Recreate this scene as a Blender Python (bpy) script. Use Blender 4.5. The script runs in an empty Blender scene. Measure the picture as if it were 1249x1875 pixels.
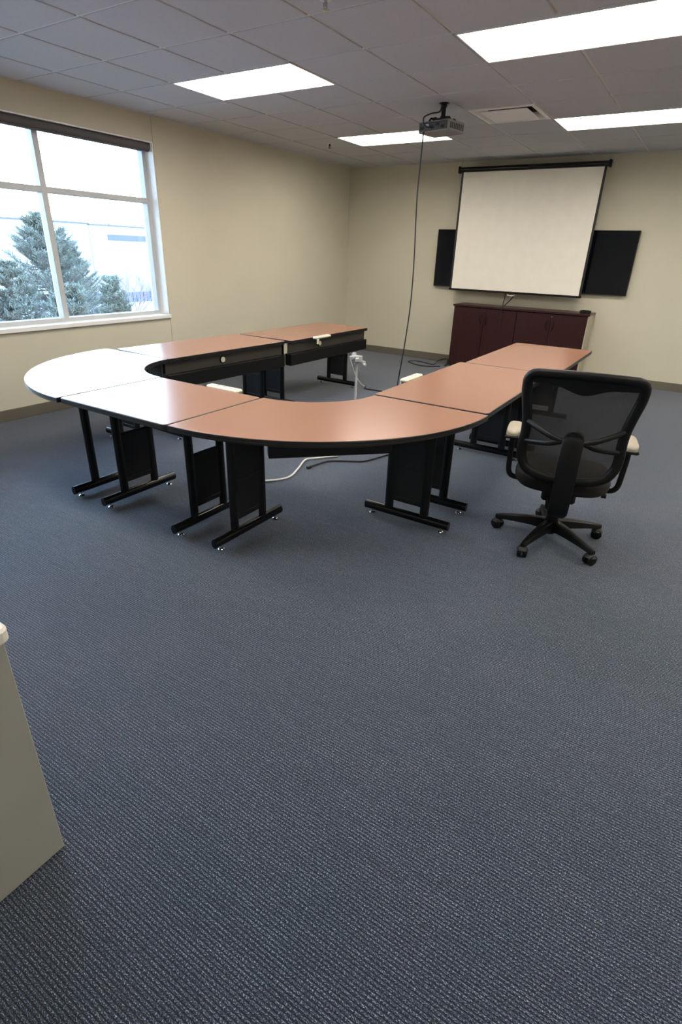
import bpy, math, random
from mathutils import Vector, Matrix
PI = math.pi
C = bpy.context.scene.collection
sc = bpy.context.scene

# ------------------------------------------------------------------ camera
CAM = Vector((5.2988, -2.6119, 1.5329)); YAW, PITCH, ROLL, FPX = -0.5557, 0.4465, 0.0339, 993.05
cy, sy, cp, sp, cr, sr = math.cos(YAW), math.sin(YAW), math.cos(PITCH), math.sin(PITCH), math.cos(ROLL), math.sin(ROLL)
fwd = Vector((sy*cp, cy*cp, -sp)); rt = Vector((cy, -sy, 0)); up = rt.cross(fwd)
R_ = rt*cr + up*sr; U_ = up*cr - rt*sr
cd = bpy.data.cameras.new('camera'); cam = bpy.data.objects.new('camera', cd); C.objects.link(cam)
cam.matrix_world = Matrix(((R_.x, U_.x, -fwd.x, CAM.x), (R_.y, U_.y, -fwd.y, CAM.y), (R_.z, U_.z, -fwd.z, CAM.z), (0, 0, 0, 1)))
cd.sensor_fit = 'VERTICAL'; cd.sensor_height = 36; cd.lens = 36*FPX/1875; cd.clip_end = 400; cd.clip_start = 0.02
sc.camera = cam

# ------------------------------------------------------------------ world, exposure, lamp strength
SKY = 13.0; LAMP = 19.0
sc.view_settings.view_transform = 'Standard'; sc.view_settings.look = 'None'; sc.view_settings.gamma = 1
sc.view_settings.exposure = 0.0; sc.view_settings.use_curve_mapping = False
w = bpy.data.worlds.new('overcast_sky'); sc.world = w; w.use_nodes = True
wn = w.node_tree.nodes; wl = w.node_tree.links
bg = wn['Background']; bg.inputs['Strength'].default_value = SKY
tc = wn.new('ShaderNodeTexCoord'); sepw = wn.new('ShaderNodeSeparateXYZ'); rampw = wn.new('ShaderNodeValToRGB')
wl.new(tc.outputs['Generated'], sepw.inputs[0]); wl.new(sepw.outputs['Z'], rampw.inputs[0]); wl.new(rampw.outputs[0], bg.inputs['Color'])
rampw.color_ramp.elements[0].position = 0.0; rampw.color_ramp.elements[0].color = (0.80, 0.90, 1.0, 1)
rampw.color_ramp.elements[1].position = 0.6; rampw.color_ramp.elements[1].color = (0.40, 0.62, 1.0, 1)

# ------------------------------------------------------------------ materials
def srgb(r, g, b):
    f = lambda c: (c/255/12.92) if c/255 <= .04045 else ((c/255+.055)/1.055)**2.4
    return (f(r), f(g), f(b), 1)
def mat(name, col, rough=.5, metal=0, noise=0, nscale=8, bump=0, bscale=200, spec=.5, stretch=None, coat=0):
    m = bpy.data.materials.new(name); m.use_nodes = True; n = m.node_tree.nodes; l = m.node_tree.links; b = n['Principled BSDF']
    b.inputs['Base Color'].default_value = col; b.inputs['Roughness'].default_value = rough
    b.inputs['Metallic'].default_value = metal; b.inputs['Specular IOR Level'].default_value = spec
    if coat: b.inputs['Coat Weight'].default_value = coat; b.inputs['Coat Roughness'].default_value = .1
    t = n.new('ShaderNodeTexCoord'); mp = n.new('ShaderNodeMapping'); l.new(t.outputs['Object'], mp.inputs[0])
    if stretch: mp.inputs['Scale'].default_value = stretch
    nz = n.new('ShaderNodeTexNoise'); nz.inputs['Scale'].default_value = nscale; nz.inputs['Detail'].default_value = 5
    l.new(mp.outputs[0], nz.inputs['Vector'])
    r = n.new('ShaderNodeValToRGB'); l.new(nz.outputs['Fac'], r.inputs[0]); r.color_ramp.elements[0].position = .3; r.color_ramp.elements[1].position = .7
    a = noise if noise else .02
    r.color_ramp.elements[0].color = tuple(c*(1-a) for c in col[:3])+(1,); r.color_ramp.elements[1].color = tuple(min(1, c*(1+a)) for c in col[:3])+(1,)
    l.new(r.outputs[0], b.inputs['Base Color'])
    if bump:
        n2 = n.new('ShaderNodeTexNoise'); n2.inputs['Scale'].default_value = bscale; n2.inputs['Detail'].default_value = 3; l.new(mp.outputs[0], n2.inputs['Vector'])
        bp = n.new('ShaderNodeBump'); bp.inputs['Strength'].default_value = bump; bp.inputs['Distance'].default_value = .002
        l.new(n2.outputs['Fac'], bp.inputs['Height']); l.new(bp.outputs[0], b.inputs['Normal'])
    return m
def emit(name, col, s):
    m = bpy.data.materials.new(name); m.use_nodes = True; b = m.node_tree.nodes['Principled BSDF']
    b.inputs['Base Color'].default_value = (.8, .8, .8, 1); b.inputs['Emission Color'].default_value = col; b.inputs['Emission Strength'].default_value = s
    return m
M = {}
M['wall'] = mat('beige_wall_paint', srgb(209, 203, 184), .85, noise=.02, nscale=2, bump=.15, bscale=160, spec=.2)
M['tile'] = mat('ceiling_tile', srgb(196, 198, 200), .95, noise=.03, nscale=60, bump=.3, bscale=350, spec=.1)
M['grid'] = mat('ceiling_grid_enamel', srgb(215, 213, 210), .5)
M['base'] = mat('taupe_vinyl_base', srgb(105, 100, 88), .6)
M['white'] = mat('white_painted_sill', srgb(244, 244, 242), .4)
M['alu'] = mat('window_aluminium', srgb(196, 200, 202), .45, metal=.1)
M['shade'] = mat('grey_roller_shade', srgb(92, 90, 92), .8, bump=.2, bscale=500)
M['edge'] = mat('black_edge_band', srgb(30, 28, 28), .4)
M['black'] = mat('black_powder_coat', srgb(11, 11, 12), .4, bump=.1, bscale=700, spec=.35)
M['blackgloss'] = mat('glossy_black_steel', srgb(12, 12, 14), .22)
M['panel'] = mat('perforated_charcoal_panel', srgb(34, 35, 38), .55, spec=.3)
M['modesty'] = mat('charcoal_modesty_panel', srgb(62, 58, 52), .5)
M['chrome'] = mat('chrome', srgb(200, 200, 200), .2, metal=1)
M['cream'] = mat('cream_plastic', srgb(228, 220, 198), .4)
M['plastic'] = mat('black_plastic', srgb(11, 11, 11), .45, bump=.12, bscale=900, spec=.3)
M['fabric'] = mat('black_seat_fabric', srgb(30, 27, 25), .9, noise=.3, nscale=400, bump=.5, bscale=600)
M['pad'] = mat('pale_armrest_pad', srgb(168, 158, 140), .4)
M['cable'] = mat('black_cable', srgb(24, 24, 26), .5)
M['wcable'] = mat('white_cable', srgb(210, 210, 208), .5)
M['greyplug'] = mat('grey_white_plug_plastic', srgb(176, 178, 180), .45)
M['steelgrey'] = mat('pale_grey_conduit', srgb(190, 192, 196), .4)
M['projgrey'] = mat('grey_projector_shell', srgb(120, 118, 116), .5)
M['projblack'] = mat('projector_back_panel', srgb(38, 37, 38), .55, noise=.4, nscale=60)
M['tv'] = mat('dark_tv_glass', srgb(9, 12, 20), .15, spec=.35)
M['tvframe'] = mat('tv_bezel', srgb(9, 9, 10), .35)
M['screen'] = mat('matte_screen_fabric', srgb(242, 237, 225), .9, spec=.1)
M['vent'] = mat('vent_enamel', srgb(242, 240, 235), .5)
M['ventdark'] = mat('vent_dark_duct', srgb(30, 29, 28), .9)
M['cabside'] = mat('pale_cabinet_side', srgb(196, 188, 168), .55)
M['desk'] = mat('grey_laminate_panel', srgb(168, 167, 158), .5)
M['desktop'] = mat('off_white_laminate_top', srgb(226, 218, 205), .35)
M['mahog'] = mat('mahogany_laminate', srgb(50, 22, 22), .32, noise=.25, nscale=6, stretch=(9, 9, .8))
M['bwhite'] = mat('white_panel_cladding', srgb(156, 156, 152), .8)
M['bblue'] = mat('pale_blue_cladding', srgb(147, 148, 148), .8)
M['bband'] = mat('pale_grey_band', srgb(143, 143, 142), .8)
M['bwin'] = mat('distant_window_glass', srgb(44, 52, 68), .4)
M['bstrip'] = mat('distant_strip_glass', srgb(66, 74, 84), .4)
M['fence'] = mat('blue_grey_corrugated', srgb(86, 90, 112), .7)
M['snow'] = mat('pale_winter_ground', srgb(140, 141, 142), .9, noise=.15, nscale=.6)
M['needle'] = mat('frosted_needles', srgb(92, 102, 94), .8, noise=.45, nscale=5)
M['bark'] = mat('grey_brown_bark', srgb(92, 86, 84), .9)
M['twig'] = mat('bare_twig_bark', srgb(120, 108, 112), .9)

def table_mat():
    m = mat('cherry_laminate', srgb(152, 108, 87), .26, noise=.015, nscale=1.2, spec=.62)
    for nd_ in m.node_tree.nodes:
        if nd_.type == 'TEX_NOISE': nd_.inputs['Detail'].default_value = 0
        if nd_.type == 'VALTORGB': nd_.color_ramp.elements[0].position = 0; nd_.color_ramp.elements[1].position = 1
    return m
M['table'] = table_mat()

def carpet():
    m = bpy.data.materials.new('ribbed_blue_grey_carpet'); m.use_nodes = True; n = m.node_tree.nodes; l = m.node_tree.links; b = n['Principled BSDF']
    b.inputs['Roughness'].default_value = .95; b.inputs['Specular IOR Level'].default_value = .12
    b.inputs['Sheen Weight'].default_value = .25; b.inputs['Sheen Roughness'].default_value = .6
    t = n.new('ShaderNodeTexCoord'); 
    wv = n.new('ShaderNodeTexWave'); wv.bands_direction = 'Y'; wv.inputs['Scale'].default_value = 31.4/ .0102/100*1.0; wv.inputs['Distortion'].default_value = .08
    wv.inputs['Detail'].default_value = 1; wv.inputs['Detail Scale'].default_value = 2
    l.new(t.outputs['Object'], wv.inputs['Vector'])
    mp = n.new('ShaderNodeMapping'); mp.inputs['Scale'].default_value = (230, 420, 1); l.new(t.outputs['Object'], mp.inputs[0])
    nz = n.new('ShaderNodeTexNoise'); nz.inputs['Scale'].default_value = 1; nz.inputs['Detail'].default_value = 2; l.new(mp.outputs[0], nz.inputs['Vector'])
    r = n.new('ShaderNodeValToRGB'); l.new(nz.outputs['Fac'], r.inputs[0])
    e = r.color_ramp.elements; e[0].position = .38; e[0].color = srgb(22, 30, 44); e[1].position = .74; e[1].color = srgb(205, 215, 228)
    e2 = e.new(.54); e2.color = srgb(65, 79, 100)
    # rib grooves darker (they are gaps between yarn rows)
    rr = n.new('ShaderNodeValToRGB'); l.new(wv.outputs['Fac'], rr.inputs[0]); rr.color_ramp.elements[0].position = .05; rr.color_ramp.elements[0].color = (.14, .15, .17, 1)
    rr.color_ramp.elements[1].position = .6; rr.color_ramp.elements[1].color = (1, 1, 1, 1)
    mx = n.new('ShaderNodeMix'); mx.data_type = 'RGBA'; mx.blend_type = 'MULTIPLY'; mx.inputs['Factor'].default_value = 1
    l.new(r.outputs[0], mx.inputs['A']); l.new(rr.outputs[0], mx.inputs['B'])
    mps = n.new('ShaderNodeMapping'); mps.inputs['Scale'].default_value = (6, 97, 1); l.new(t.outputs['Object'], mps.inputs[0])
    ns = n.new('ShaderNodeTexNoise'); ns.inputs['Scale'].default_value = 1; ns.inputs['Detail'].default_value = 1; l.new(mps.outputs[0], ns.inputs['Vector'])
    rs_ = n.new('ShaderNodeValToRGB'); l.new(ns.outputs['Fac'], rs_.inputs[0]); rs_.color_ramp.elements[0].position = .3; rs_.color_ramp.elements[0].color = (.68, .70, .72, 1); rs_.color_ramp.elements[1].position = .7; rs_.color_ramp.elements[1].color = (1, 1, 1, 1)
    mxs = n.new('ShaderNodeMix'); mxs.data_type = 'RGBA'; mxs.blend_type = 'MULTIPLY'; mxs.inputs['Factor'].default_value = 1
    l.new(mx.outputs['Result'], mxs.inputs['A']); l.new(rs_.outputs[0], mxs.inputs['B']); mx = mxs
    n3 = n.new('ShaderNodeTexNoise'); n3.inputs['Scale'].default_value = 3.2; n3.inputs['Detail'].default_value = 4; l.new(t.outputs['Object'], n3.inputs['Vector'])
    r3 = n.new('ShaderNodeValToRGB'); l.new(n3.outputs['Fac'], r3.inputs[0]); r3.color_ramp.elements[0].position = .35; r3.color_ramp.elements[0].color = (.82, .90, .94, 1)
    r3.color_ramp.elements[1].position = .65; r3.color_ramp.elements[1].color = (1.0, .95, .99, 1)
    mx2 = n.new('ShaderNodeMix'); mx2.data_type = 'RGBA'; mx2.blend_type = 'MULTIPLY'; mx2.inputs['Factor'].default_value = 1
    l.new(mx.outputs['Result'], mx2.inputs['A']); l.new(r3.outputs[0], mx2.inputs['B']); l.new(mx2.outputs['Result'], b.inputs['Base Color'])
    ad = n.new('ShaderNodeMath'); ad.operation = 'ADD'; l.new(wv.outputs['Fac'], ad.inputs[0]); l.new(nz.outputs['Fac'], ad.inputs[1])
    bp = n.new('ShaderNodeBump'); bp.inputs['Strength'].default_value = .6; bp.inputs['Distance'].default_value = .003; l.new(ad.outputs[0], bp.inputs['Height']); l.new(bp.outputs[0], b.inputs['Normal'])
    return m
M['carpet'] = carpet()

def mesh_fabric():
    m = bpy.data.materials.new('black_mesh_fabric'); m.use_nodes = True; n = m.node_tree.nodes; l = m.node_tree.links; b = n['Principled BSDF']; out = n['Material Output']
    b.inputs['Base Color'].default_value = srgb(34, 31, 29); b.inputs['Roughness'].default_value = .7
    tr = n.new('ShaderNodeBsdfTransparent'); mx = n.new('ShaderNodeMixShader'); t = n.new('ShaderNodeTexCoord')
    v = n.new('ShaderNodeTexChecker'); v.inputs['Scale'].default_value = 420; l.new(t.outputs['Object'], v.inputs['Vector'])
    mr = n.new('ShaderNodeMapRange'); mr.inputs['To Min'].default_value = .68; mr.inputs['To Max'].default_value = .97; l.new(v.outputs['Fac'], mr.inputs['Value'])
    l.new(mr.outputs[0], mx.inputs[0]); l.new(tr.outputs[0], mx.inputs[1]); l.new(b.outputs[0], mx.inputs[2]); l.new(mx.outputs[0], out.inputs[0])
    return m
M['mesh'] = mesh_fabric()
def glass():
    m = bpy.data.materials.new('window_glass'); m.use_nodes = True; n = m.node_tree.nodes; l = m.node_tree.links; out = n['Material Output']
    tr = n.new('ShaderNodeBsdfTransparent'); tr.inputs[0].default_value = (.93, .97, .97, 1); gl = n.new('ShaderNodeBsdfGlossy'); gl.inputs['Roughness'].default_value = .02
    fr = n.new('ShaderNodeFresnel'); fr.inputs['IOR'].default_value = 1.4; mx = n.new('ShaderNodeMixShader')
    l.new(fr.outputs[0], mx.inputs[0]); l.new(tr.outputs[0], mx.inputs[1]); l.new(gl.outputs[0], mx.inputs[2]); l.new(mx.outputs[0], out.inputs[0])
    return m
M['glass'] = glass()
M['lamp'] = emit('lit_diffuser', (1.0, .93, .83, 1), LAMP)
M['dim'] = emit('lit_diffuser_end', (1.0, .86, .6, 1), LAMP*.12)

# ------------------------------------------------------------------ mesh helpers
class MB:
    def __init__(s): s.v = []; s.f = []
    def add(s, vs, fs):
        o = len(s.v); s.v += [tuple(p) for p in vs]; s.f += [[i+o for i in f] for f in fs]; return s
    def box(s, x0, x1, y0, y1, z0, z1, b=0, m=None):
        if b > 0:
            vs = []
            X, Y, Z = (x0, x1), (y0, y1), (z0, z1)
            idx = {}
            for i in (0, 1):
                for j in (0, 1):
                    for k in (0, 1):
                        dx, dy, dz = (b if i == 0 else -b), (b if j == 0 else -b), (b if k == 0 else -b)
                        for a, p in (('x', (X[i], Y[j]+dy, Z[k]+dz)), ('y', (X[i]+dx, Y[j], Z[k]+dz)), ('z', (X[i]+dx, Y[j]+dy, Z[k]))):
                            idx[i, j, k, a] = len(vs); vs.append(p)
            fs = []
            g = lambda i, j, k, a: idx[i, j, k, a]
            for i in (0, 1):
                q = [g(i, 0, 0, 'x'), g(i, 1, 0, 'x'), g(i, 1, 1, 'x'), g(i, 0, 1, 'x')]; fs.append(q if i else q[::-1])
                q = [g(0, i, 0, 'y'), g(0, i, 1, 'y'), g(1, i, 1, 'y'), g(1, i, 0, 'y')]; fs.append(q if i else q[::-1])
                q = [g(0, 0, i, 'z'), g(1, 0, i, 'z'), g(1, 1, i, 'z'), g(0, 1, i, 'z')]; fs.append(q if i else q[::-1])
            for i in (0, 1):
                for j in (0, 1):
                    q = [g(i, j, 0, 'x'), g(i, j, 0, 'y'), g(i, j, 1, 'y'), g(i, j, 1, 'x')]; fs.append(q if (i ^ j) else q[::-1])
                    q = [g(i, 0, j, 'x'), g(i, 0, j, 'z'), g(i, 1, j, 'z'), g(i, 1, j, 'x')]; fs.append(q[::-1] if (i ^ j) else q)
                    q = [g(0, i, j, 'y'), g(0, i, j, 'z'), g(1, i, j, 'z'), g(1, i, j, 'y')]; fs.append(q if (i ^ j) else q[::-1])
            for i in (0, 1):
                for j in (0, 1):
                    for k in (0, 1):
                        fs.append([g(i, j, k, 'x'), g(i, j, k, 'y'), g(i, j, k, 'z')])
        else:
            vs = [(x, y, z) for x in (x0, x1) for y in (y0, y1) for z in (z0, z1)]
            fs = [(0, 1, 3, 2), (4, 6, 7, 5), (0, 4, 5, 1), (2, 3, 7, 6), (0, 2, 6, 4), (1, 5, 7, 3)]
        if m is not None: vs = [m @ Vector(p) for p in vs]
        return s.add(vs, fs)
    def tube(s, pts, r, n=10, sx=1, sy_=1, closed=False, refv=None):
        pts = [Vector(p) for p in pts]; k = len(pts); rs = r if isinstance(r, (list, tuple)) else [r]*k
        vs = []; a = None
        for i, p in enumerate(pts):
            if closed: d = pts[(i+1) % k]-pts[i-1]
            else: d = pts[min(i+1, k-1)]-pts[max(i-1, 0)]
            d.normalize()
            if refv is not None: a = Vector(refv)
            elif a is None: a = Vector((0, 0, 1)) if abs(d.z) < .9 else Vector((1, 0, 0))
            a = a-d*a.dot(d)
            if a.length < 1e-6: a = d.orthogonal()
            a.normalize(); b = d.cross(a)
            for j in range(n):
                t = 2*PI*j/n; vs.append(p+a*math.cos(t)*rs[i]*sx+b*math.sin(t)*rs[i]*sy_)
        fs = []
        for i in range(k if closed else k-1):
            o, o2 = i*n, ((i+1) % k)*n
            for j in range(n): fs.append((o+j, o+(j+1) % n, o2+(j+1) % n, o2+j))
        if not closed: fs.append(tuple(range(n))[::-1]); fs.append(tuple((k-1)*n+j for j in range(n)))
        return s.add(vs, fs)
    def cyl(s, p0, p1, r0, r1=None, n=16): return s.tube([p0, p1], [r0, r0 if r1 is None else r1], n)
    def lathe(s, prof, n=24, c=(0, 0, 0)):   # prof: (r, z)
        vs = []; fs = []
        for r, z in prof:
            for j in range(n): t = 2*PI*j/n; vs.append((c[0]+r*math.cos(t), c[1]+r*math.sin(t), c[2]+z))
        for i in range(len(prof)-1):
            for j in range(n): fs.append((i*n+j, i*n+(j+1) % n, (i+1)*n+(j+1) % n, (i+1)*n+j))
        fs.append(tuple(range(n))[::-1]); fs.append(tuple((len(prof)-1)*n+j for j in range(n)))
        return s.add(vs, fs)
    def prism(s, out, z0, z1):
        k = len(out); vs = [(x, y, z0) for x, y in out]+[(x, y, z1) for x, y in out]
        fs = [tuple(range(k))[::-1], tuple(range(k, 2*k))]+[(i, (i+1) % k, k+(i+1) % k, k+i) for i in range(k)]
        return s.add(vs, fs)
    def rings(s, rings, cap0=True, cap1=True):
        k = len(rings[0]); vs = [p for r in rings for p in r]; fs = []
        for i in range(len(rings)-1):
            for j in range(k): fs.append((i*k+j, i*k+(j+1) % k, (i+1)*k+(j+1) % k, (i+1)*k+j))
        if cap0: fs.append(tuple(range(k))[::-1])
        if cap1: fs.append(tuple((len(rings)-1)*k+j for j in range(k)))
        return s.add(vs, fs)
    def xf(s, m): s.v = [tuple(m @ Vector(p)) for p in s.v]; return s
    def build(s, name, m, parent=None, smooth=False, label=None, sub=0, solid=0):
        me = bpy.data.meshes.new(name); me.from_pydata(s.v, [], s.f); me.update()
        me.materials.append(m)
        if smooth:
            for p in me.polygons: p.use_smooth = True
            try: me.set_sharp_from_angle(angle=math.radians(42))
            except Exception: pass
        o = bpy.data.objects.new(name, me); C.objects.link(o); o.parent = parent
        if label: o['label'] = label
        if sub: md = o.modifiers.new('sub', 'SUBSURF'); md.levels = sub; md.render_levels = sub
        if solid: md = o.modifiers.new('sol', 'SOLIDIFY'); md.thickness = solid; md.offset = 0
        return o
def struct(name, mb, m, **k):
    o = mb.build(name, m, **k); o['kind'] = 'structure'; return o
def tag(o, label, cat, group=None):
    o['label'] = label; o['category'] = cat
    if group: o['group'] = group
    return o
def thing(name, label, cat, loc=(0, 0, 0), rz=0, group=None):
    o = bpy.data.objects.new(name, None); C.objects.link(o); o.location = loc; o.rotation_euler = (0, 0, rz); o.empty_display_size = .1
    return tag(o, label, cat, group)
def dup(root, loc, rz, label, group=None):
    def cp(o, par):
        c = o.copy(); C.objects.link(c); c.parent = par
        for ch in list(o.children): cp(ch, c)
        return c
    r = cp(root, None); r.location = loc; r.rotation_euler = (0, 0, rz); r['label'] = label
    if group: r['group'] = group
    return r
def smoothpath(pts, n=8):
    P = [Vector(p) for p in pts]; out = []
    for i in range(len(P)-1):
        a, b, c, d = P[max(i-1, 0)], P[i], P[i+1], P[min(i+2, len(P)-1)]
        for j in range(n):
            t = j/n; out.append(.5*((2*b)+(c-a)*t+(2*a-5*b+4*c-d)*t*t+(3*b-a-3*c+d)*t**3))
    out.append(P[-1]); return out

# ------------------------------------------------------------------ room shell
T = .6096; X0 = .5453; H = 2.726; YW = 5.853; XR = 8.0; YB = -4.2
struct('floor', MB().box(-.2, XR, YB, YW, -.1, 0), M['carpet'])
struct('wall_back', MB().box(-.2, XR+.2, YW, YW+.15, -.1, H+.3), M['wall'])
struct('wall_right', MB().box(XR, XR+.15, YB-.15, YW, -.1, H+.3), M['wall'])
struct('wall_front', MB().box(-.2, XR+.2, YB-.15, YB, -.1, H+.3), M['wall'])
WY0, WY1, WZ0, WZ1 = -2.98, 1.975, .80, 2.503
wl_ = MB()
wl_.box(-.25, 0, YB-.15, WY1-.002, -.1, WZ0); wl_.box(-.25, 0, YB-.15, WY1-.002, WZ1, H+.3); wl_.box(-.25, 0, YB-.15, WY0, WZ0, WZ1)
wl_.box(-.25, 0, WY1+.005, YW, -.1, H+.3); wl_.box(-.25, -.006, WY1-.002, WY1+.005, -.1, H+.3)
struct('wall_left', wl_, M['wall'])
# baseboards
struct('baseboard_back', MB().box(.012, XR-.012, YW-.012, YW-.0005, .0, .105, .003), M['base'])
struct('baseboard_left', MB().box(.0005, .012, YB+.012, YW-.012, .0, .105, .003), M['base'])
struct('baseboard_right', MB().box(XR-.012, XR-.0005, YB+.012, YW-.012, .0, .105, .003), M['base'])
# ceiling: tegular tiles + exposed grid
lights = [(1, 2), (5, 2), (1, 6), (5, 6), (9, 2), (9, 6), (1, -2), (5, -2), (9, -2)]
lcell = set()
for c, r in lights: lcell |= {(c, r), (c+1, r)}
vent_cell = (4, 5)
gx = [X0+T*i for i in range(-1, 13)]; gy = [T*j for j in range(-7, 10)]
gx = [0.0]+[g for g in gx if 0.01 < g < XR-.01]+[XR]; gy = [YB]+[g for g in gy if YB+.01 < g < YW-.01]+[YW]
tiles = MB(); gap = .011
for i in range(len(gx)-1):
    for j in range(len(gy)-1):
        c = round((gx[i+1]-X0)/T)-1 if i < len(gx)-2 else 99
        r = round(gy[j+1]/T)-1 if j < len(gy)-2 else 99
        if (c, r) in lcell or (c, r) == vent_cell: continue
        x0, x1, y0, y1 = gx[i]+gap, gx[i+1]-gap, gy[j]+gap, gy[j+1]-gap
        if i == 0: x0 = 0
        if i == len(gx)-2: x1 = XR
        if j == 0: y0 = YB
        if j == len(gy)-2: y1 = YW
        tiles.box(x0, x1, y0, y1, H, H+.02, .003)
struct('ceiling', tiles, M['tile'])
g = MB()
for i, x in enumerate(gx[1:-1], 1):
    c = round((x-X0)/T)-1
    for j in range(len(gy)-1):
        rr_ = round(gy[j+1]/T)-1 if j < len(gy)-2 else 99
        if (c, rr_) in [(a_, b_) for a_, b_ in lights]: continue
        g.box(x-.02, x+.02, gy[j], gy[j+1], H+.007, H+.0125)
for y in gy[1:-1]: g.box(0, XR, y-.02, y+.02, H+.006, H+.0118)
struct('trim_1', g, M['grid'])
struct('trim_2', MB().box(-.2, XR+.2, YB-.1, YW+.1, H+.2, H+.25), M['tile'])
wa = MB(); wa.box(.0005, .012, YB, YW, H-.002, H+.012); wa.box(0, XR, YW-.012, YW-.0005, H-.002, H+.012)
struct('trim_3', wa, M['grid'])

# ------------------------------------------------------------------ window
fx = -.15
fr = MB()
ys = [WY0+.02, -2.82+.4, -1.6, -.42, .765, WY1-.04]; ys = [WY0+.025, -1.6, -.42, .765]
def vbar(y, w_): fr.box(fx-.06, fx+.03, y-w_/2, y+w_/2, WZ0+.03, WZ1, .003)
for y in ys: vbar(y, .055)
vbar(WY1-.027, .05)
fr.box(fx-.06, fx+.029, WY0, WY1, WZ1-.06, WZ1, .003); fr.box(fx-.06, fx+.029, WY0, WY1, WZ0+.012, WZ0+.055, .003)
fr.box(fx-.055, fx+.027, WY0, WY1, 1.945, 1.995, .003)
win = struct('window_1', fr, M['alu'])
gl = MB(); gl.box(fx-.045, fx-.04, WY0+.01, WY1-.01, WZ0+.03, WZ1-.02)
gl.build('window_pane', M['glass'], win)
rv = MB(); rv.box(-.24, .0015, WY1-.012, WY1-.0022, WZ0+.02, WZ1); rv.box(-.24, .0015, WY0, WY1-.012, WZ1-.012, WZ1-.001)
rv.build('window_reveal', M['white'], win)
sl = MB().box(-.17, .028, WY0-.02, WY1+.004, WZ0-.022, WZ0+.018, .004); sl.build('window_sill', M['white'], win)
t = thing('roller_shade', 'dark grey rolled-up fabric shade along the top of the window', 'window shade', (-.045, 0, 2.455))
MB().tube([(0, WY0+.03, 0), (0, WY1-.03, 0)], .036, 20).build('rolled_fabric', M['shade'], t, True)
b_ = MB(); b_.box(-.022, .022, WY0+.04, WY1-.04, -.045, -.032, .003); b_.build('hem_bar', M['shade'], t)
e_ = MB(); e_.box(-.038, .04, WY1-.03, WY1-.013, -.04, .045, .003); e_.build('end_bracket', M['alu'], t)

# ------------------------------------------------------------------ ceiling lights, vent, sprinklers
LABL = {(1, 2): 'lit rectangular ceiling light nearest the window, front of its column', (5, 2): 'largest lit ceiling light panel at the upper right with pale end cap',
        (1, 6): 'lit ceiling light half hidden behind the projector', (5, 6): 'lit ceiling light just right of the ceiling air vent'}
proto = None
for c, r in lights:
    x, y = X0+T*(c+1), T*(r+.5); lab = LABL.get((c, r), 'lit ceiling light outside the view')
    if proto is None:
        proto = thing('ceiling_light', lab, 'ceiling light', (x, y, H), 0, 'lit troffers in the ceiling grid')
        f = MB(); a, b = T-.004, T/2-.004; k = .014
        f.box(-a, a, -b, -b+k, -.004, .012, .002); f.box(-a, a, b-k, b, -.004, .012, .002); f.box(-a, -a+k, -b, b, -.004, .012, .002); f.box(a-k, a, -b, b, -.004, .012, .002)
        f.box(-a, a, -b, b, .09, .095)
        f.build('frame', M['grid'], proto)
        MB().box(-a+k+.012, a-k-.012, -b+k+.012, b-k-.012, .06, .064).build('diffuser', M['lamp'], proto)
        rf = MB(); r0 = [(-a+k, -b+k, .003), (a-k, -b+k, .003), (a-k, b-k, .003), (-a+k, b-k, .003)]; r1 = [(x+(.012 if x < 0 else -.012), y+(.012 if y < 0 else -.012), .061) for x, y, z in r0]
        rf.add(r0+r1, [(i, (i+1) % 4, 4+(i+1) % 4, 4+i) for i in range(4)]); rf.build('reflector', M['vent'], proto)
        e = MB(); e.box(-a+k, -a+k+.035, -b+k, b-k, .001, .0035); e.box(a-k-.035, a-k, -b+k, b-k, .001, .0035)
        #e.build('diffuser_end', M['dim'], proto)
    else: dup(proto, (x, y, H), 0, lab)
vx, vy = X0+T*4.5, T*5.5
t = thing('ceiling_vent', 'square white ceiling air vent with a flat centre plate beside the projector', 'air vent', (vx, vy, H))
f = MB(); a = T/2-.006
def frame_ring(mb, a0, a1, z0, z1):
    r0 = [(-a0, -a0, z0), (a0, -a0, z0), (a0, a0, z0), (-a0, a0, z0)]; r1 = [(-a1, -a1, z1), (a1, -a1, z1), (a1, a1, z1), (-a1, a1, z1)]
    mb.add(r0+r1, [(i, (i+1) % 4, 4+(i+1) % 4, 4+i) for i in range(4)])
frame_ring(f, a, a-.03, -.002, -.006); frame_ring(f, a-.03, a-.075, -.006, .05); frame_ring(f, a, a, -.002, .02)
f.build('vent_frame', M['vent'], t, solid=.002)
MB().box(-.285, .285, -.285, .285, .05, .056).build('duct_back', M['ventdark'], t)
MB().box(-.215, .215, -.215, .215, -.008, -.001, .003).build('centre_plate', M['vent'], t)
for (sx_, sy_2) in ((-1, 1), (1, 1), (1, -1), (-1, -1)): MB().cyl((sx_*.15, sy_2*.15, -.004), (sx_*.15, sy_2*.15, .051), .004).build('plate_post', M['ventdark'], t)
def sprinkler(x, y, lab):
    t = thing('fire_sprinkler', lab, 'sprinkler', (x, y, H), 0, 'ceiling sprinklers')
    MB().lathe([(.03, -.003), (.034, 0.0), (.03, .002)], 20).build('escutcheon', M['grid'], t, True)
    f = MB(); f.cyl((0, 0, 0), (0, 0, -.03), .008, .006); f.tube([(-.012, 0, -.012), (-.013, 0, -.03), (0, 0, -.042)], .002, 6); f.tube([(.012, 0, -.012), (.013, 0, -.03), (0, 0, -.042)], .002, 6)
    f.lathe([(.002, -.043), (.02, -.044), (.02, -.046), (.003, -.047)], 14)
    f.build('sprinkler_head', M['projblack'] if y > 2 else M['chrome'], t, True)
sprinkler(.87, 3.97, 'small dark fire sprinkler on the ceiling near the far left corner')
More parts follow.
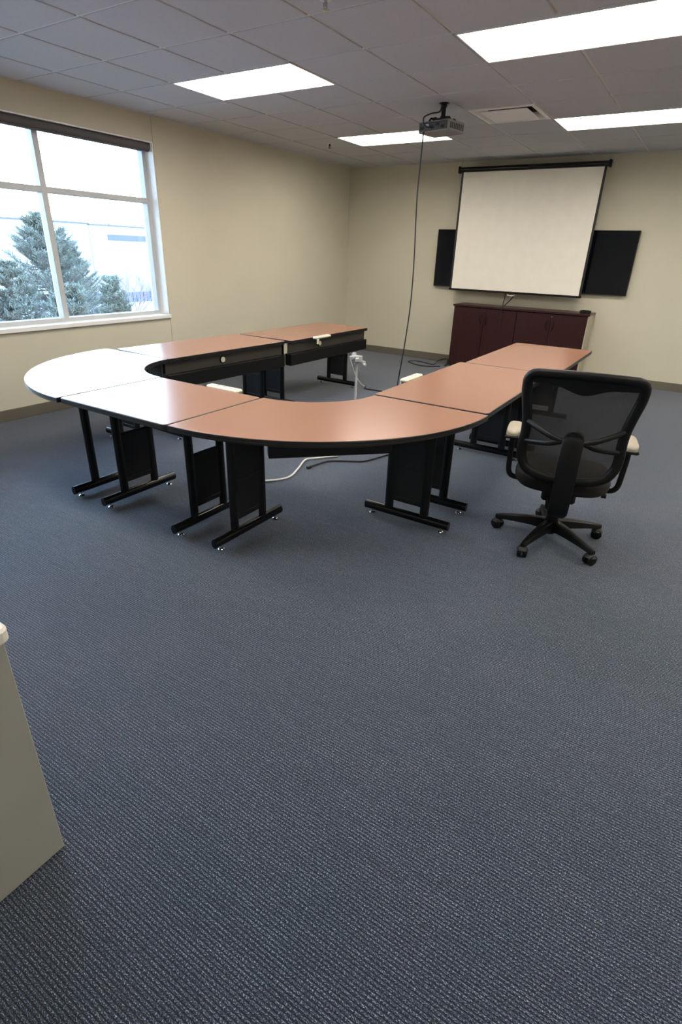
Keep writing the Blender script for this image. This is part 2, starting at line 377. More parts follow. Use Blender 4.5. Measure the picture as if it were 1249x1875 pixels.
sprinkler(3.187, .462, 'small pale fire sprinkler at the very top edge of the ceiling view')

# ------------------------------------------------------------------ tables
ZT = .72
def offs(out, d):
    k = len(out); r = []
    for i in range(k):
        p0, p1, p2 = Vector(out[i-1]), Vector(out[i]), Vector(out[(i+1) % k])
        e1 = (p1-p0).normalized(); e2 = (p2-p1).normalized(); n = Vector((e1.y+e2.y, -e1.x-e2.x)).normalized()
        r.append((p1.x-n.x*d, p1.y-n.y*d))
    return r
def ring(out, d, z): return [(x, y, z) for x, y in offs(out, d)]
def rounded(pts, rad, n=5):
    out = []; k = len(pts)
    for i in range(k):
        p0, p, p2 = Vector(pts[i-1]), Vector(pts[i]), Vector(pts[(i+1) % k])
        a = (p0-p).normalized(); b = (p2-p).normalized(); s_, e = p+a*rad, p+b*rad
        for j in range(n+1):
            u = j/n; q = s_*(1-u)**2+p*2*u*(1-u)+e*u*u; out.append((q.x, q.y))
    return out
def top(out, parent):
    mb = MB(); mb.rings([ring(out, .004, ZT-.03), ring(out, .004, ZT-.001), ring(out, .0055, ZT)]); mb.build('tabletop', M['table'], parent)
    e = MB(); pr = [(.004, ZT-.0012), (.001, ZT-.002), (0, ZT-.004), (0, ZT-.011), (.003, ZT-.0125), (.003, ZT-.0145), (0, ZT-.016), (0, ZT-.023), (.003, ZT-.0245), (.003, ZT-.026), (.001, ZT-.0275), (.001, ZT-.031), (.006, ZT-.033)]
    k = len(out); rs = [ring(out, d, z) for d, z in pr][::-1]
    e.rings(rs, True, False); e.build('edge_band', M['edge'], parent, label='black ridged edge band')
def leg(parent, mtx, L=.58, pan='full'):
    """T leg; local X = across, Y = along the foot"""
    mt = mtx
    u = MB()
    for s in (-1, 1):
        out = [(.016*math.cos(2*PI*j/16), s*.122+.03*math.sin(2*PI*j/16)) for j in range(16)]
        u.prism(out, .07, ZT-.034)
    u.box(-.03, .03, -.24, .24, ZT-.05, ZT-.033, .003)
    u.xf(mt); lg = u.build('leg', M['black'], parent, True)
    f = MB(); f.tube([(0, -L/2, .052), (0, L/2, .052)], .028, 16, 1.0, .8, refv=(0, 0, 1))
    f.xf(mt).build('foot', M['blackgloss'], lg, True)
    for s in (-1, 1):
        gme = MB(); gme.cyl((0, s*(L/2-.05), .008), (0, s*(L/2-.05), .028), .006); gme.lathe([(.019, 0), (.02, .004), (.016, .009), (.007, .012)], 16, (0, s*(L/2-.05), 0))
        gme.xf(mt).build('levelling_glide', M['chrome'], lg, True)
    if pan == 'none': return
    p = MB(); p.box(-.008, .008, -.098, .098, .13, ZT-.06 if pan == 'full' else .46, .002)
    for zz in (.15, .36) if pan == 'full' else (.15, .44): p.box(-.011, .011, -.098, .098, zz, zz+.012, .002)
    p.xf(mt).build('leg_panel', M['panel'], lg)
def RM(x, y, a): return Matrix.Translation((x, y, 0)) @ Matrix.Rotation(a, 4, 'Z')
def modesty(parent, mt, L, grommet=None):
    m = MB(); m.box(-L/2, L/2, -.006, .006, ZT-.135, ZT-.036, .002); m.xf(mt).build('modesty_panel', M['modesty'], parent)
    c = MB(); c.box(-L/2, L/2, -.045, .035, ZT-.25, ZT-.135, .004); c.xf(mt).build('cable_trough', M['black'], parent)
def grommet(parent, p, n):
    d = Vector(n); p = Vector(p)
    g_ = MB(); g_.cyl(p, p+d*.008, .034, .032, 20); o = g_.build('grommet_ring', M['black'], parent, True)
    g_ = MB(); g_.cyl(p+d*.008, p+d*.012, .025, .024, 20); g_.build('socket_disc', M['cream'], parent, True, label='round cream socket disc')
def rect_table(cx, cy_, W, L, rz, label, inner, legs=(-1, 1), gro=None, gg=None, pan='full'):
    """local X = width axis (inner side at sign inner), local Y = length"""
    t = thing('conference_table', label, 'table', (cx, cy_, 0), rz, 'straight cherry tables of the U')
    top(rounded([(-W/2, -L/2), (W/2, -L/2), (W/2, L/2), (-W/2, L/2)], .028), t)
    for s in legs: leg(t, RM(0, s*(L/2-.125), PI/2), pan=pan)
    modesty(t, RM(inner*(W/2-.055), 0, PI/2), L-.01)
    if gro is not None: grommet(t, (inner*(W/2-.055)+inner*.006, gro, ZT-.085), (inner, 0, 0))
    return t
def arc_table(cx, cy_, Ri, Ro, rz, label, p1='full', p2='full'):
    t = thing('curved_table', label, 'table', (cx, cy_, 0), rz, 'curved cherry corner tables of the U')
    n = 40; out = [(Ro*math.cos(PI/2*i/n), Ro*math.sin(PI/2*i/n)) for i in range(n+1)]
    inn = [(Ri*math.cos(PI/2*i/n), Ri*math.sin(PI/2*i/n)) for i in range(n+1)][::-1]
    # trim a hair off straight edges so neighbours show a seam
    top([(x+.002, y+.002) for x, y in out+inn], t)
    rm = (Ri+Ro)/2
    leg(t, RM(rm, .18, PI/2), pan=p1); leg(t, RM(.18, rm, 0), pan=p2)
    ax, ay = Ri+.27, .25
    v = Vector((ay-ax, ax-ay)); L = v.length
    modesty(t, RM((ax+ay)/2, (ax+ay)/2, math.atan2(v.y, v.x)), L)
    return t
# front short table
t = rect_table(2.69, -.472, .75, .895, PI/2, 'short straight cherry table between the two curved tables', -1, pan='low')
t.rotation_euler.z = PI/2+math.radians(180)
# (inner side must face +y)
for ch in []: pass
rect_R1 = rect_table(4.0, 1.185, .752, 1.505, math.radians(.3), 'cherry table joining the near curved table, black chair at its side', -1)
rect_R2 = rect_table(4.04, 2.715, .765, 1.535, math.radians(.2), 'cherry table at the far right end, in front of the mahogany cabinet', -1)
rect_B1 = rect_table(1.448, 1.122, .695, 1.43, math.radians(-3.2), 'cherry table along the window wall next to the curved corner, catching window glare', 1, gro=-.09)
rect_B2 = rect_table(1.52, 2.622, .71, 1.5, math.radians(-.6), 'cherry table at the far left end of the U, nearest the room corner', 1, gro=-.2)
arc_table(3.145, .41, .495, 1.247, -PI/2, 'near curved cherry table in the middle foreground of the U')
arc_table(2.238, .392, .478, 1.25, PI, 'curved table by the window with bright white glare on top', 'full', 'none')

# ------------------------------------------------------------------ power modules on inner table edges
def module(x, y, z, rz, label, L=.27, end=-1):
    t = thing('power_module', label, 'power strip', (x, y, z), rz, 'cream power modules clipped on inner table edges')
    b = MB(); b.box(-L/2, L/2, -.03, .03, 0, .024, .008); b.build('housing', M['cream'], t)
    c = MB(); e0 = end*(L/2-.027); c.box(e0-.018, e0+.018, .019, .03, -.05, .002, .003); c.build('clamp', M['cream'], t)
    for i in range(3):
        s = MB(); s.box(-.07+i*.06, -.04+i*.06, -.012, .012, .023, .0252, .0006); s.build('socket', M['greyplug'], t)
module(2.80, -.064, .706, 0, 'cream power module on the inner edge of the short front table')
module(3.590, 1.06, .706, PI/2, 'cream power module on the inner edge of the right-hand table beside the hanging cable')
module(1.912, 2.34, .706, -PI/2, 'cream power module on the inner edge of the far left table', end=1)

# ------------------------------------------------------------------ mahogany cabinets
def cabinet(x, label, side=False):
    t = thing('storage_cabinet', label, 'cabinet', (x, 5.43, 0), 0, 'mahogany cabinets under the screen')
    Wc, D, Hh = .925, .385, .875
    b = MB(); b.box(0, Wc, .02, D, .04, Hh, .002); b.box(.01, Wc-.01, .05, D, 0, .045); body = b.build('body', M['mahog'], t)
    if side: MB().box(Wc, Wc+.012, .012, D, .0, Hh, .002).build('side_panel', M['cabside'], t, label='pale beige side panel')
    for k in range(2):
        x0 = .003+k*(Wc/2); x1 = x0+Wc/2-.006
        d = MB().box(x0, x1, 0, .019, .05, Hh-.004, .002).build('door', M['mahog'], t)
        hx = Wc/2+(-.03 if k == 0 else .03)
        s = -1 if k == 0 else 1
        h = MB(); h.tube(smoothpath([(hx, .002, .79), (hx+s*.012, -.022, .77), (hx+s*.022, -.03, .725), (hx+s*.012, -.022, .68), (hx, .002, .66)], 5), .0055, 8); h.build('handle', M['black'], d, True)
        if k == 0: l_ = MB(); l_.cyl((hx+.04, 0, .835), (hx+.04, -.005, .835), .009, n=14); l_.build('lock', M['chrome'], d, True)
    return t
cabinet(2.14, 'mahogany two-door cabinet, left one of the pair under the screen')
cabinet(3.067, 'mahogany two-door cabinet with pale side panel, right one of the pair under the screen', True)
t = MB().box(2.125, 4.015, 5.415, 5.835, .876, .902, .004).build('cabinet_top', M['mahog']); tag(t, 'long mahogany slab lying across both storage cabinets', 'cabinet top')
t = thing('desk_gadget', 'small flat black device on the right end of the cabinet top', 'electronics', (3.92, 5.60, .902), .1)
MB().box(-.07, .07, -.05, .05, 0, .03, .006).build('case', M['plastic'], t); MB().box(-.04, .05, -.03, .03, .03, .036, .002).build('lid', M['blackgloss'], t)

# ------------------------------------------------------------------ TVs
def tv(x0, x1, z0, z1, label):
    t = thing('television', label, 'television', ((x0+x1)/2, 5.80, z0), 0, 'wall televisions behind the screen'); w2 = (x1-x0)/2; h = z1-z0
    MB().box(-w2, w2, -.008, .03, 0, h, .003).build('bezel', M['tvframe'], t)
    MB().box(-w2+.008, w2-.008, -.0105, -.007, .014, h-.008, .0008).build('display', M['tv'], t)
    MB().box(-.25, .25, .03, .0525, h*.25, h*.75).build('wall_bracket', M['black'], t)
tv(1.615, 2.955, 1.112, 1.885, 'black wall-mounted television peeking out left of the projection screen')
tv(3.0, 4.335, 1.128, 1.89, 'black wall-mounted television peeking out right of the projection screen')

# ------------------------------------------------------------------ projection screen
t = thing('projection_screen', 'white pull-down projection screen with black borders, hung in front of the televisions', 'projection screen', (2.875, 5.66, 2.60))
cs = MB(); cs.tube([(-.955, 0, .005), (.955, 0, .005)], .031, 20); cs.build('casing', M['blackgloss'], t, True, label='black tubular casing')
for s in (-1, 1):
    MB().box(s*.965-.014, s*.965+.014, -.04, .04, -.038, .045, .008).build('end_cap', M['plastic'], t)
    hk = MB(); hk.tube(smoothpath([(s*.94, 0, .03), (s*.945, 0, .06), (s*.94, 0, .09), (s*.94, .0, .124)], 4), .003, 6); hk.build('hanging_hook', M['chrome'], t, True)
fb = MB(); fb.box(-.905, .905, -.001, .001, -1.5, -.02); fb.build('screen_fabric', M['screen'], t)
for s in (-1, 1): MB().box(s*.905-.0 if s > 0 else -.935, .935 if s > 0 else -.905, -.0012, .0012, -1.5, -.02).build('screen_border', M['cable'], t, label='black side border')
bb = MB(); bb.box(-.94, .94, -.012, .012, -1.524, -1.498, .004); bb.build('bottom_bar', M['blackgloss'], t)
hd = MB(); hd.tube(smoothpath([(-.05, 0, -1.523), (-.045, 0, -1.545), (0, 0, -1.552), (.045, 0, -1.545), (.05, 0, -1.523)], 5), .006, 8); hd.build('pull_handle', M['cream'], t, True, label='cream pull handle')
# cords below the screen
c = MB(); c.tube(smoothpath([(2.75, 5.795, 1.12), (2.755, 5.79, 1.02), (2.75, 5.77, .94), (2.75, 5.76, .906)], 5), .006, 8)
tag(c.build('television_cable', M['cable'], None, True), 'short straight black cord from under the screen to the cabinet top', 'cord')
c = MB(); c.tube(smoothpath([(2.90, 5.79, 1.13), (2.90, 5.78, 1.08), (2.885, 5.65, 1.0), (2.865, 5.45, .925), (2.86, 5.402, .905), (2.858, 5.392, .80), (2.857, 5.392, .62)], 6), .007, 8)
tag(c.build('video_cable', M['cable'], None, True), 'black cable drooping over the cabinet front from below the screen', 'cable')
random.seed(3)
c = MB(); c.tube(smoothpath([(2.06, 5.32, .009), (1.9, 5.2, .009), (1.75, 5.19, .009), (1.6, 5.28, .009), (1.5, 5.37, .009), (1.58, 5.5, .009), (1.8, 5.42, .012), (1.95, 5.35, .022), (1.9, 5.6, .035), (1.98, 5.74, .06), (2.08, 5.6, .04), (2.1, 5.42, .012)], 7), .007, 8)
tag(c.build('floor_cable', M['cable'], None, True), 'tangled black cable on the carpet left of the cabinet', 'cable')

# ------------------------------------------------------------------ projector
t = thing('projector', 'grey ceiling projector hanging on a black pole', 'projector', (2.905, 2.715, H))
MB().lathe([(.04, -.006), (.045, -.002), (.045, 0)], 24).build('ceiling_plate', M['black'], t, True)
p = MB(); p.cyl((0, 0, 0), (0, 0, -.115), .019, n=18); p.cyl((0, 0, -.01), (0, 0, -.03), .026, n=18); p.cyl((0, 0, -.095), (0, 0, -.11), .026, n=18); p.build('pole', M['black'], t, True)
br = MB(); br.box(-.075, .075, -.06, .06, -.127, -.115, .003)
for a in (-1, 1):
    br.tube(smoothpath([(a*.06, -.05, -.121), (a*.085, -.06, -.115), (a*.1, -.07, -.142)], 4), .008, 8); br.tube(smoothpath([(a*.06, .05, -.121), (a*.085, .06, -.115), (a*.1, .07, -.142)], 4), .008, 8)
    br.cyl((a*.055, -.04, -.127), (a*.055, -.04, -.105), .016)
br.build('mount_bracket', M['black'], t, True)
pb = MB(); out = rounded([(-.17, -.125), (.155, -.125), (.155, .125), (-.17, .125)], .02)
pb.rings([ring(out, .006, -.222), ring(out, 0, -.215), ring(out, 0, -.148), ring(out, .006, -.141)]); RZ = Matrix.Rotation(math.radians(-12), 4, 'Z')
body = pb.xf(RZ).build('projector_body', M['projgrey'], t)
q = MB(); q.box(-.155, .14, -.1285, -.123, -.212, -.15, .002); q.xf(RZ).build('connector_panel', M['projblack'], body)
for i in range(5):
    q = MB(); q.box(-.14+i*.055, -.105+i*.055, -.1315, -.128, -.200+(i % 2)*.018, -.180+(i % 2)*.018, .001); q.xf(RZ).build('port', M['greyplug'] if i == 1 else M['ventdark'], body)
q = MB(); q.cyl((-.09, .115, -.182), (-.09, .145, -.182), .03, n=24); q.xf(RZ).build('lens', M['tv'], body, True)
q = MB()
for i in range(8): q.box(.154, .1575, -.1+i*.026, -.085+i*.026, -.205, -.16, .0005)
q.xf(RZ).build('side_vent', M['projblack'], body)
q = MB(); q.tube(smoothpath([(-.02, -.01, -.005), (-.026, -.02, -.06), (-.08, -.09, -.085), (-.115, -.145, -.12), (-.105, -.155, -.17), (-.07, -.14, -.19), (-.04, -.125, -.18)], 6), .006, 8)
q.build('power_lead', M['cable'], t, True)
c = MB(); c.tube(smoothpath([(2.80, 2.57, 2.503), (2.80, 2.56, 2.47), (2.80, 2.56, 2.40), (2.79, 2.56, 2.0), (2.81, 2.56, 1.5), (2.81, 2.56, 1.1), (2.78, 2.56, .7), (2.74, 2.56, .35), (2.72, 2.56, .06), (2.76, 2.5, .012), (2.9, 2.42, .009)], 8), .0065, 8)
tag(c.build('hanging_cable', M['cable'], None, True), 'long thin dark cable hanging from the projector to the floor', 'cable')

# ------------------------------------------------------------------ floor power pole and cords
t = thing('power_pole', 'pale grey pole with a cluster of plugs standing on the carpet inside the U', 'outlet pole', (2.29, 2.45, 0))
MB().lathe([(.07, 0), (.07, .006), (.02, .012), (.016, .02)], 24).build('base_plate', M['steelgrey'], t, True)
MB().cyl((0, 0, .01), (0, 0, .50), .013, n=16).build('pole', M['steelgrey'], t, True)
MB().box(-.055, .055, -.03, .03, .48, .555, .008).build('outlet_box', M['greyplug'], t)
for (a, b, cc, an) in ((-.03, -.05, .535, 0), (.035, -.05, .52, .3), (.075, 0, .49, .9), (-.055, .03, .555, .4)):
    q = MB(); q.box(-.022, .022, -.03, .03, -.018, .018, .006); q.xf(Matrix.Translation((a, b, cc)) @ Matrix.Rotation(an, 4, 'Z')); q.build('plug', M['greyplug'], t)
q = MB(); q.tube([(.07, 0, .49), (.12, -.02, .465)], .016, 10); q.build('plug', M['greyplug'], t, True)
c = MB(); c.tube(smoothpath([(1.70, 3.12, .62), (1.74, 3.12, .48), (1.79, 3.15, .33), (1.82, 3.22, .17), (1.84, 3.32, .05), (1.87, 3.37, .009)], 6), .0075, 8)
tag(c.build('white_cable', M['wcable'], None, True), 'white cord sloping down beside the outlet pole', 'cord')
c = MB(); c.tube(smoothpath([(1.885, 3.37, .009), (1.95, 3.27, .009), (2.17, 3.28, .009), (2.5, 3.22, .009), (2.9, 3.25, .009), (3.2, 3.1, .009)], 6), .009, 8)
tag(c.build('extension_cable', M['cable'], None, True), 'black cord on the carpet right of the outlet pole', 'cord')
c = MB(); c.tube(smoothpath([(3.02, .98, .009), (2.90, .82, .009), (2.86, .74, .009), (2.93, .55, .009), (2.98, .36, .009), (2.90, .22, .009), (2.75, .12, .009), (2.66, .1, .009)], 6), .008, 8)
tag(c.build('white_floor_cable', M['wcable'], None, True), 'curved white cable on the carpet under the near curved table', 'cable')
c = MB(); c.tube(smoothpath([(2.985, .64, .012), (2.995, .70, .012), (3.03, .84, .009), (3.15, .93, .009), (3.25, 1.0, .009), (3.30, 1.14, .009), (3.36, 1.32, .009), (3.5, 1.45, .009)], 6), .007, 8); c.tube([(2.98, .60, .012), (2.985, .64, .012)], .011, 10)
tag(c.build('black_floor_cable', M['cable'], None, True), 'black cable with pale tip on the carpet under the near curved table', 'cable')

# ------------------------------------------------------------------ office chair (faces local +Y)
ch = thing('office_chair', 'black mesh-back swivel office chair on casters, beside the right-hand tables', 'office chair', (4.83, .53, 0), math.radians(11.5))
inv = -math.radians(11.5)
hub = MB(); hub.lathe([(.03, .05), (.042, .07), (.045, .12), (.034, .135), (.03, .14)], 20)
for a in (184, 256, 328, 40, 112):
    a = math.radians(a)+inv; d = Vector((math.cos(a), math.sin(a), 0)); n_ = Vector((-d.y, d.x, 0))
    rs = []
    for s, wd, zt, th in ((.03, .028, .142, .065), (.12, .026, .132, .05), (.22, .021, .114, .037), (.305, .016, .096, .028), (.328, .010, .090, .02)):
        c0 = d*s; rs.append([c0+n_*wd+Vector((0, 0, zt-th)), c0-n_*wd+Vector((0, 0, zt-th)), c0-n_*wd*.9+Vector((0, 0, zt-.006)), c0-n_*wd*.5+Vector((0, 0, zt)), c0+n_*wd*.5+Vector((0, 0, zt)), c0+n_*wd*.9+Vector((0, 0, zt-.006))])
    hub.rings(rs)
hub.build('star_base', M['plastic'], ch, True)
for i, a in enumerate((184, 256, 328, 40, 112)):
    a = math.radians(a)+inv; p = Vector((math.cos(a), math.sin(a), 0))*.31; ax = Vector((math.cos(a+1.1+i), math.sin(a+1.1+i), 0))
    k = MB()
    for s in (-1, 1):
        k.tube([p+ax*s*.006+Vector((0, 0, .031)), p+ax*s*.012+Vector((0, 0, .031)), p+ax*s*.024+Vector((0, 0, .031)), p+ax*s*.028+Vector((0, 0, .031))], [.027, .031, .031, .022], 20)
    w_ = k.build('caster', M['plastic'], ch, True)
    k = MB(); k.cyl(p+Vector((0, 0, .03)), p+Vector((0, 0, .085)), .008); k.lathe([(.031, .044), (.033, .048), (.024, .062), (.01, .067)], 16, (p.x, p.y, 0)); k.build('caster_hood', M['projblack'], w_, True)
g_ = MB(); g_.lathe([(.034, .12), (.036, .15), (.033, .26), (.02, .262)], 20); g_.cyl((0, 0, .26), (0, 0, .35), .014, n=16); g_.build('gas_cylinder', M['plastic'], ch, True)
k = MB(); k.box(-.09, .09, -.14, .12, .30, .372, .012); k.box(-.06, .06, -.16, .08, .255, .32, .01); k.build('seat_mechanism', M['plastic'], ch)
k = MB(); k.cyl((.08, -.02, .345), (.23, -.02, .34), .005, n=8); k.cyl((.225, -.02, .34), (.25, -.02, .34), .013, n=12); k.build('adjustment_lever', M['plastic'], ch, True)
# seat cushion
def sup(a, b, n, m, k=32):
    o = []
    for j in range(k):
        t = 2*PI*j/k; c_, s_ = math.cos(t), math.sin(t)
        o.append((a*math.copysign(abs(c_)**(2/n), c_), b*math.copysign(abs(s_)**(2/n), s_)))
    return o
rs = []
for sc_, z in ((.75, .372), (.93, .376), (1.0, .395), (1.02, .42), (1.0, .445), (.94, .460), (.8, .468), (.5, .464), (.15, .460)):
    rs.append([(x*sc_, y*sc_+.03, z+(-.02*max(0, (y*sc_-.12)/.13)**2 if z > .4 else 0)) for x, y in sup(.252, .245, 3.2, 1)])
MB().rings(rs).build('seat_cushion', M['fabric'], ch, True)
# back rest
def by(z, x=0): # depth of back surface (local y)
    u = (z-.47)/.56
    return -.245-.03*math.sin(u*PI*.9)*0+(.035*math.sin(u*PI))*-1*-1 - .085*u + .35*x*x
prof = [(-.264, .985), (-.262, .93), (-.248, .85), (-.236, .77), (-.234, .70), (-.238, .63), (-.232, .57), (-.20, .515), (-.14, .487), (-.06, .475), (0, .472)]
L_ = smoothpath([(x, 0, z) for x, z in prof], 4)
R2 = [(-p[0], 0, p[2]) for p in L_][::-1][1:]
topc = [(.261, 1.002), (.253, 1.016), (.24, 1.026), (.22, 1.031), (.13, 1.035), (0, 1.038), (-.13, 1.035), (-.22, 1.031), (-.24, 1.026), (-.253, 1.016), (-.261, 1.002)]
loop = [tuple(p) for p in L_]+R2+[(x, 0, z) for x, z in topc[0:]]
loop3 = [(p[0], by(p[2], p[0]), p[2]) for p in loop]
k = MB(); k.tube(loop3, .021, 12, 1.2, .9, closed=True)
# top band with wavy lower edge
nb = 24; vs = []; fs = []
for i in range(nb+1):
    x = -.25+.5*i/nb; u = abs(x)/.25; zl = .982-(.034*math.cos(x/.28*PI)**2 if abs(x) < .14 else 0)-.006*(1-u); zt = 1.03-.008*u*u
    for yy in (-.012, .008): vs += [(x, by(zl, x)+yy, zl), (x, by(zt, x)+yy, zt)]
for i in range(nb):
    o = i*4; fs += [(o, o+1, o+5, o+4), (o+3, o+2, o+6, o+7), (o+2, o, o+4, o+6), (o+1, o+3, o+7, o+5)]
k.add(vs, fs); k.build('back_frame', M['plastic'], ch, True)
# mesh sheet
k = MB(); rows = 16; cols = 14
def halfw(z):
    pts = [(p[2], -p[0]) for p in L_]
    for i in range(len(pts)-1):
        z0, w0 = pts[i]; z1, w1 = pts[i+1]
        if (z0-z)*(z1-z) <= 0 and z0 != z1: return w0+(w1-w0)*(z-z0)/(z1-z0)
    return .255
vs = []
for i in range(rows+1):
    z = .482+(1.005-.482)*i/rows; hw = halfw(z)-.004
    for j in range(cols+1): x = -hw+2*hw*j/cols; vs.append((x, by(z, x)+.01, z))
k.add(vs, [(i*(cols+1)+j, i*(cols+1)+j+1, (i+1)*(cols+1)+j+1, (i+1)*(cols+1)+j) for i in range(rows) for j in range(cols)])
k.build('back_mesh', M['mesh'], ch, True)
# X shaped lumbar arms
for s in (-1, 1):
    for (x1, z1, xm, zm) in ((.238, .775, .12, .735), (.234, .66, .12, .69)):
        q = MB(); q.tube(smoothpath([(s*.0, -.335, .71), (s*.05, -.335, .712), (s*xm, -.325, zm), (s*x1, by(z1, x1)-.008, z1)], 5), [.016]*15+[.012], 10, .9, .6); q.build('lumbar_arm', M['plastic'], ch, True)
# spine
sp_ = [(-.335, .745), (-.345, .70), (-.352, .60), (-.35, .50), (-.345, .41), (-.325, .33), (-.27, .285), (-.18, .275), (-.08, .285)]
sp3 = smoothpath([(0, y, z) for y, z in sp_], 4); rs = []
for i, p in enumerate(sp3):
    d = (sp3[min(i+1, len(sp3)-1)]-sp3[max(i-1, 0)]).normalized(); nn = Vector((1, 0, 0)).cross(d)
    wd = (.050 if i < 22 else .045) if i > 2 else (.030, .042, .047)[i]
    rs.append([p+Vector((a*wd, 0, 0))+nn*b*.016 for a, b in ((-1, -.5), (-.8, -1), (.8, -1), (1, -.5), (1, .5), (.8, 1), (-.8, 1), (-1, .5))])
k = MB(); k.rings(rs); k.tube([(0, -.352, .725), (0, -.33, .725)], [.046, .05], 24); k.build('spine', M['plastic'], ch, True)
for s in (-1, 1):
    a = MB(); a.tube(smoothpath([(s*.10, .0, .36), (s*.24, -.02, .372), (s*.288, -.03, .40), (s*.298, -.03, .48), (s*.30, -.03, .56), (s*.30, -.03, .63)], 4), [.012]*15+[.013]*6, 10, 1.25, .8)
    ar = a.build('armrest', M['plastic'], ch, True)
    q = MB(); q.box(s*.30-.04, s*.30+.04, -.12, .14, .626, .642, .006); q.build('pad_base', M['plastic'], ar)
    q = MB(); rs = []
    for sc_, z in ((1, .642), (1.0, .655), (.93, .664), (.7, .669)): rs.append([(s*.30+x*sc_, .01+y*sc_, z) for x, y in sup(.04, .13, 3.5, 1, 24)])
    q.rings(rs).build('arm_pad', M['pad'], ar, True, label='pale arm pad')

# ------------------------------------------------------------------ desk at lower left
t = thing('side_desk', 'grey laminate desk end with off-white top at the lower left edge', 'desk', (3.56, -2.6, 0))
MB().box(.57, .60, -.40, .41, .004, .725, .002).build('end_panel', M['desk'], t)
MB().box(-.60, -.57, -.40, .41, .004, .725, .002).build('end_panel', M['desk'], t)
MB().box(-.57, .57, .36, .385, .25, .725, .002).build('back_panel', M['desk'], t)
pb = MB(); out = rounded([(-.62, -.42), (.615, -.42), (.615, .425), (-.62, .425)], .03)
pb.rings([ring(out, .004, .725), ring(out, 0, .73), ring(out, 0, .755), ring(out, .006, .762)]); pb.build('desk_top', M['desktop'], t)

# ------------------------------------------------------------------ outside the window
struct('ground', MB().box(-160, -.6, -60, 160, -4.4, -4.2), M['snow'])
b = thing('warehouse_building', 'long low white building across the lot outside the window', 'building', (-46, 28, -4.2))
def bx(x0, x1, y0, y1, z0, z1, m, n, par=b):
    return MB().box(x0+46, x1+46, y0-28, y1-28, z0+4.2, z1+4.2).build(n, m, par)
bx(-60, -40.0, -10, 28.9, -4.2, 3.0, M['bwhite'], 'wall')
bx(-60, -39.9, 28.9, 60, -4.2, 2.95, M['bblue'], 'wall')
bx(-60.1, -39.9, -10, 28.9, 3.0, 3.12, M['bstrip'], 'roof_edge'); bx(-60.1, -39.82, 28.9, 60, 2.95, 3.05, M['bstrip'], 'roof_edge')
bx(-40.0, -39.96, -10, 28.9, 1.75, 2.3, M['bband'], 'wall_band')
wn_ = bx(-40.02, -39.93, 23.2, 25.6, 1.1, 2.15, M['bwin'], 'window'); bx(-39.93, -39.9, 23.2, 25.6, 1.58, 1.66, M['bwhite'], 'window_bar', wn_)
bx(-39.92, -39.85, 30.6, 36.5, 1.85, 2.3, M['bstrip'], 'window')
bx(-40.02, -39.95, 26.2, 27.4, -2.5, .0, M['bband'], 'door'); bx(-39.98, -39.85, 26.1, 27.5, .0, .1, M['fence'], 'door_head')
f = MB(); 
for i in range(60): f.box(-34.5, -34.4, 24+i*.35, 24+i*.35+.26, -4.2, -1.9)
tag(f.build('corrugated_fence', M['fence']), 'blue-grey slatted fence low in front of the white building', 'fence')
random.seed(7)
def spruce(x, y, zb, zt, rad, label, n=150):
    t = thing('spruce_tree', label, 'tree', (x, y, zb), 0, 'frosted evergreens outside the window'); Hh = zt-zb
    MB().cyl((0, 0, 0), (0, 0, Hh*.98), .12, .01, 8).build('trunk', M['bark'], t)
    br = MB(); nd = MB()
    for i in range(n):
        u = random.random()**.8; z = Hh-3.0+2.95*u; r = rad*(1-u)**.7*(.65+.5*random.random())+.08; a = random.random()*2*PI
        d = Vector((math.cos(a), math.sin(a), 0)); p0 = Vector((0, 0, z)); p1 = p0+d*r*.6+Vector((0, 0, .02*r)); p2 = p0+d*r+Vector((0, 0, .32*r))
        P = smoothpath([p0, p1, p2], 5); br.tube(P, [.02*(1-k/len(P))+.004 for k in range(len(P))], 4)
        for k, q in enumerate(P[2:]):
            for s in (-1, 0, 1):
                side = Vector((-d.y, d.x, 0))*s; tip = q+(side*.8+d*.6+Vector((0, 0, .6))).normalized()*(.16+.12*random.random())*(r**.3)
                if s: br.tube([q, tip], [.006, .003], 3)
                for h in range(6):
                    m_ = q.lerp(tip, (h+1)/6) if s else q.lerp(P[min(k+3, len(P)-1)], h/6)
                    v = Vector((random.gauss(0, 1), random.gauss(0, 1), random.gauss(.5, .8))).normalized()*.075; w2 = v.orthogonal().normalized()*.0075
                    nd.add([m_-w2, m_+w2, m_+v+w2*.3, m_+v-w2*.3], [(0, 1, 2, 3)])
    br.build('branches', M['bark'], t); o = nd.build('needles', M['needle'], t); o['kind'] = 'stuff'
spruce(-11.0, 7.16, -4.2, 2.24, 1.5, 'tallest frosted evergreen outside, tip beside the window mullion', 190)
spruce(-8.6, 4.8, -4.2, 1.11, 1.1, 'frosted evergreen at the left edge of the window view', 150)
spruce(-13.5, 9.6, -4.2, 1.55, 1.1, 'pointed frosted evergreen just right of the window mullion', 150)
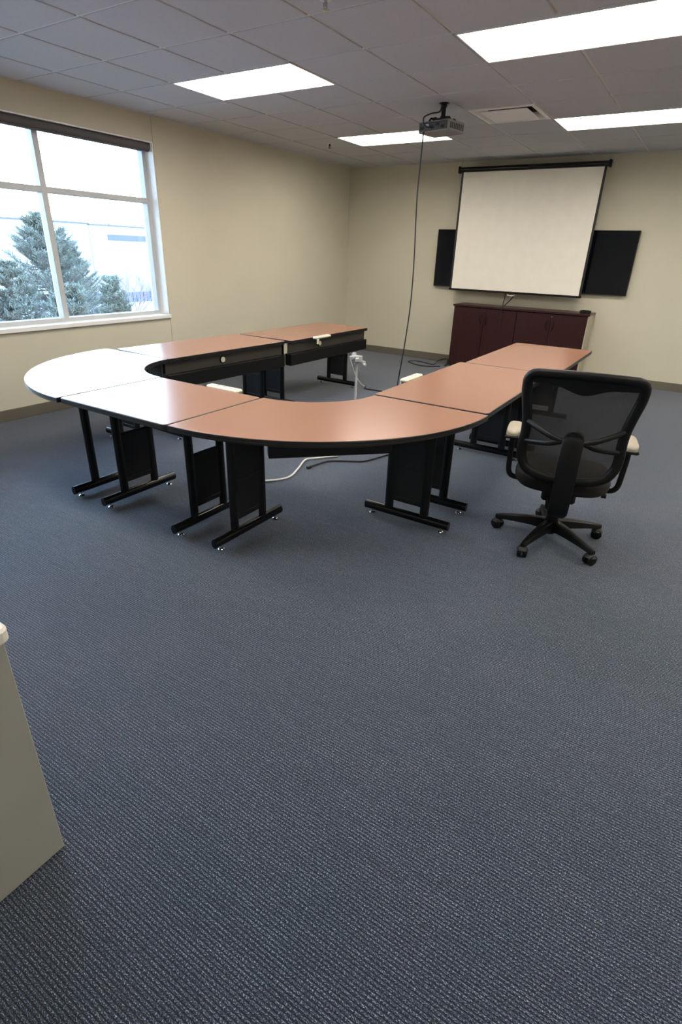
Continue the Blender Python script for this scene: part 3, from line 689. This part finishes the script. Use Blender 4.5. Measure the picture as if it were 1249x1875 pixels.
spruce(-6.2, 4.66, -4.2, .74, 1.0, 'low bushy frosted evergreen at the foot of the lower left pane', 190)
spruce(-7.1, 6.4, -4.2, .80, .72, 'low frosted evergreen between the mullion and the bare tree', 140)
def bare(x, y, zb, h, spread, label, name='bare_tree', seed=1, depth=5, lean=.5, r0=.045, group=None):
    random.seed(seed); mb = MB()
    def rec(p, d, L, r, k):
        q = p+d*L; mid = (p+q)/2+Vector((random.gauss(0, .02), random.gauss(0, .02), 0))*L*2; mb.tube([p, mid, q], [r, r*.85, r*.7], 4)
        if k == 0: return
        for i in range(random.choice((2, 3, 3))):
            nd = (d+Vector((random.gauss(0, lean), random.gauss(0, lean), random.gauss(.12, .25)))*spread).normalized()
            rec(q, nd, L*random.uniform(.62, .85), r*.62, k-1)
    for i in range(3): rec(Vector((0, 0, 0)), Vector((random.gauss(0, .18), random.gauss(0, .18), 1)).normalized(), h*.28, r0, depth)
    o = mb.build(name, M['twig']); o.location = (x, y, zb); tag(o, label, 'tree', group); return o
bare(-15, 13.05, -1.9, 2.75, .9, 'small bare tree in front of the building in the right pane', seed=4)
o = bare(-13.5, 12.6, -2.2, 1.5, 1.3, 'low bare bush at the bottom right of the window view', 'bare_bush', seed=9, depth=4)
struct('ground.002', MB().box(-160, -60.6, 20, 90, -4.2, 1.4), M['snow'])
struct('ground.001', MB().box(-30, -12, 8, 30, -4.2, -2.2), M['snow'])
for i, (y, hh, sd) in enumerate(((45.9, 3.2, 2), (47.2, 2.4, 5), (39.5, 1.8, 6), (41.8, 1.5, 8), (44.0, 1.6, 11), (49.8, 2.8, 12), (51.2, 2.2, 13))):
    bare(-66-(i % 2)*7, y*(1.04+(i % 2)*.1)+1.2, 2.6-1.2, hh+1.0, .8, ['dense bare treetop above the right roofline of the building', 'bare treetop right of the densest one over the roof', 'leftmost thin bare treetop above the roofline', 'second thin bare treetop from the left above the roof', 'third thin bare treetop from the left above the roof', 'bare treetop near the right window frame', 'bare treetop against the right window frame'][i], seed=sd, depth=4, r0=.07, group='bare treetops beyond the roof')
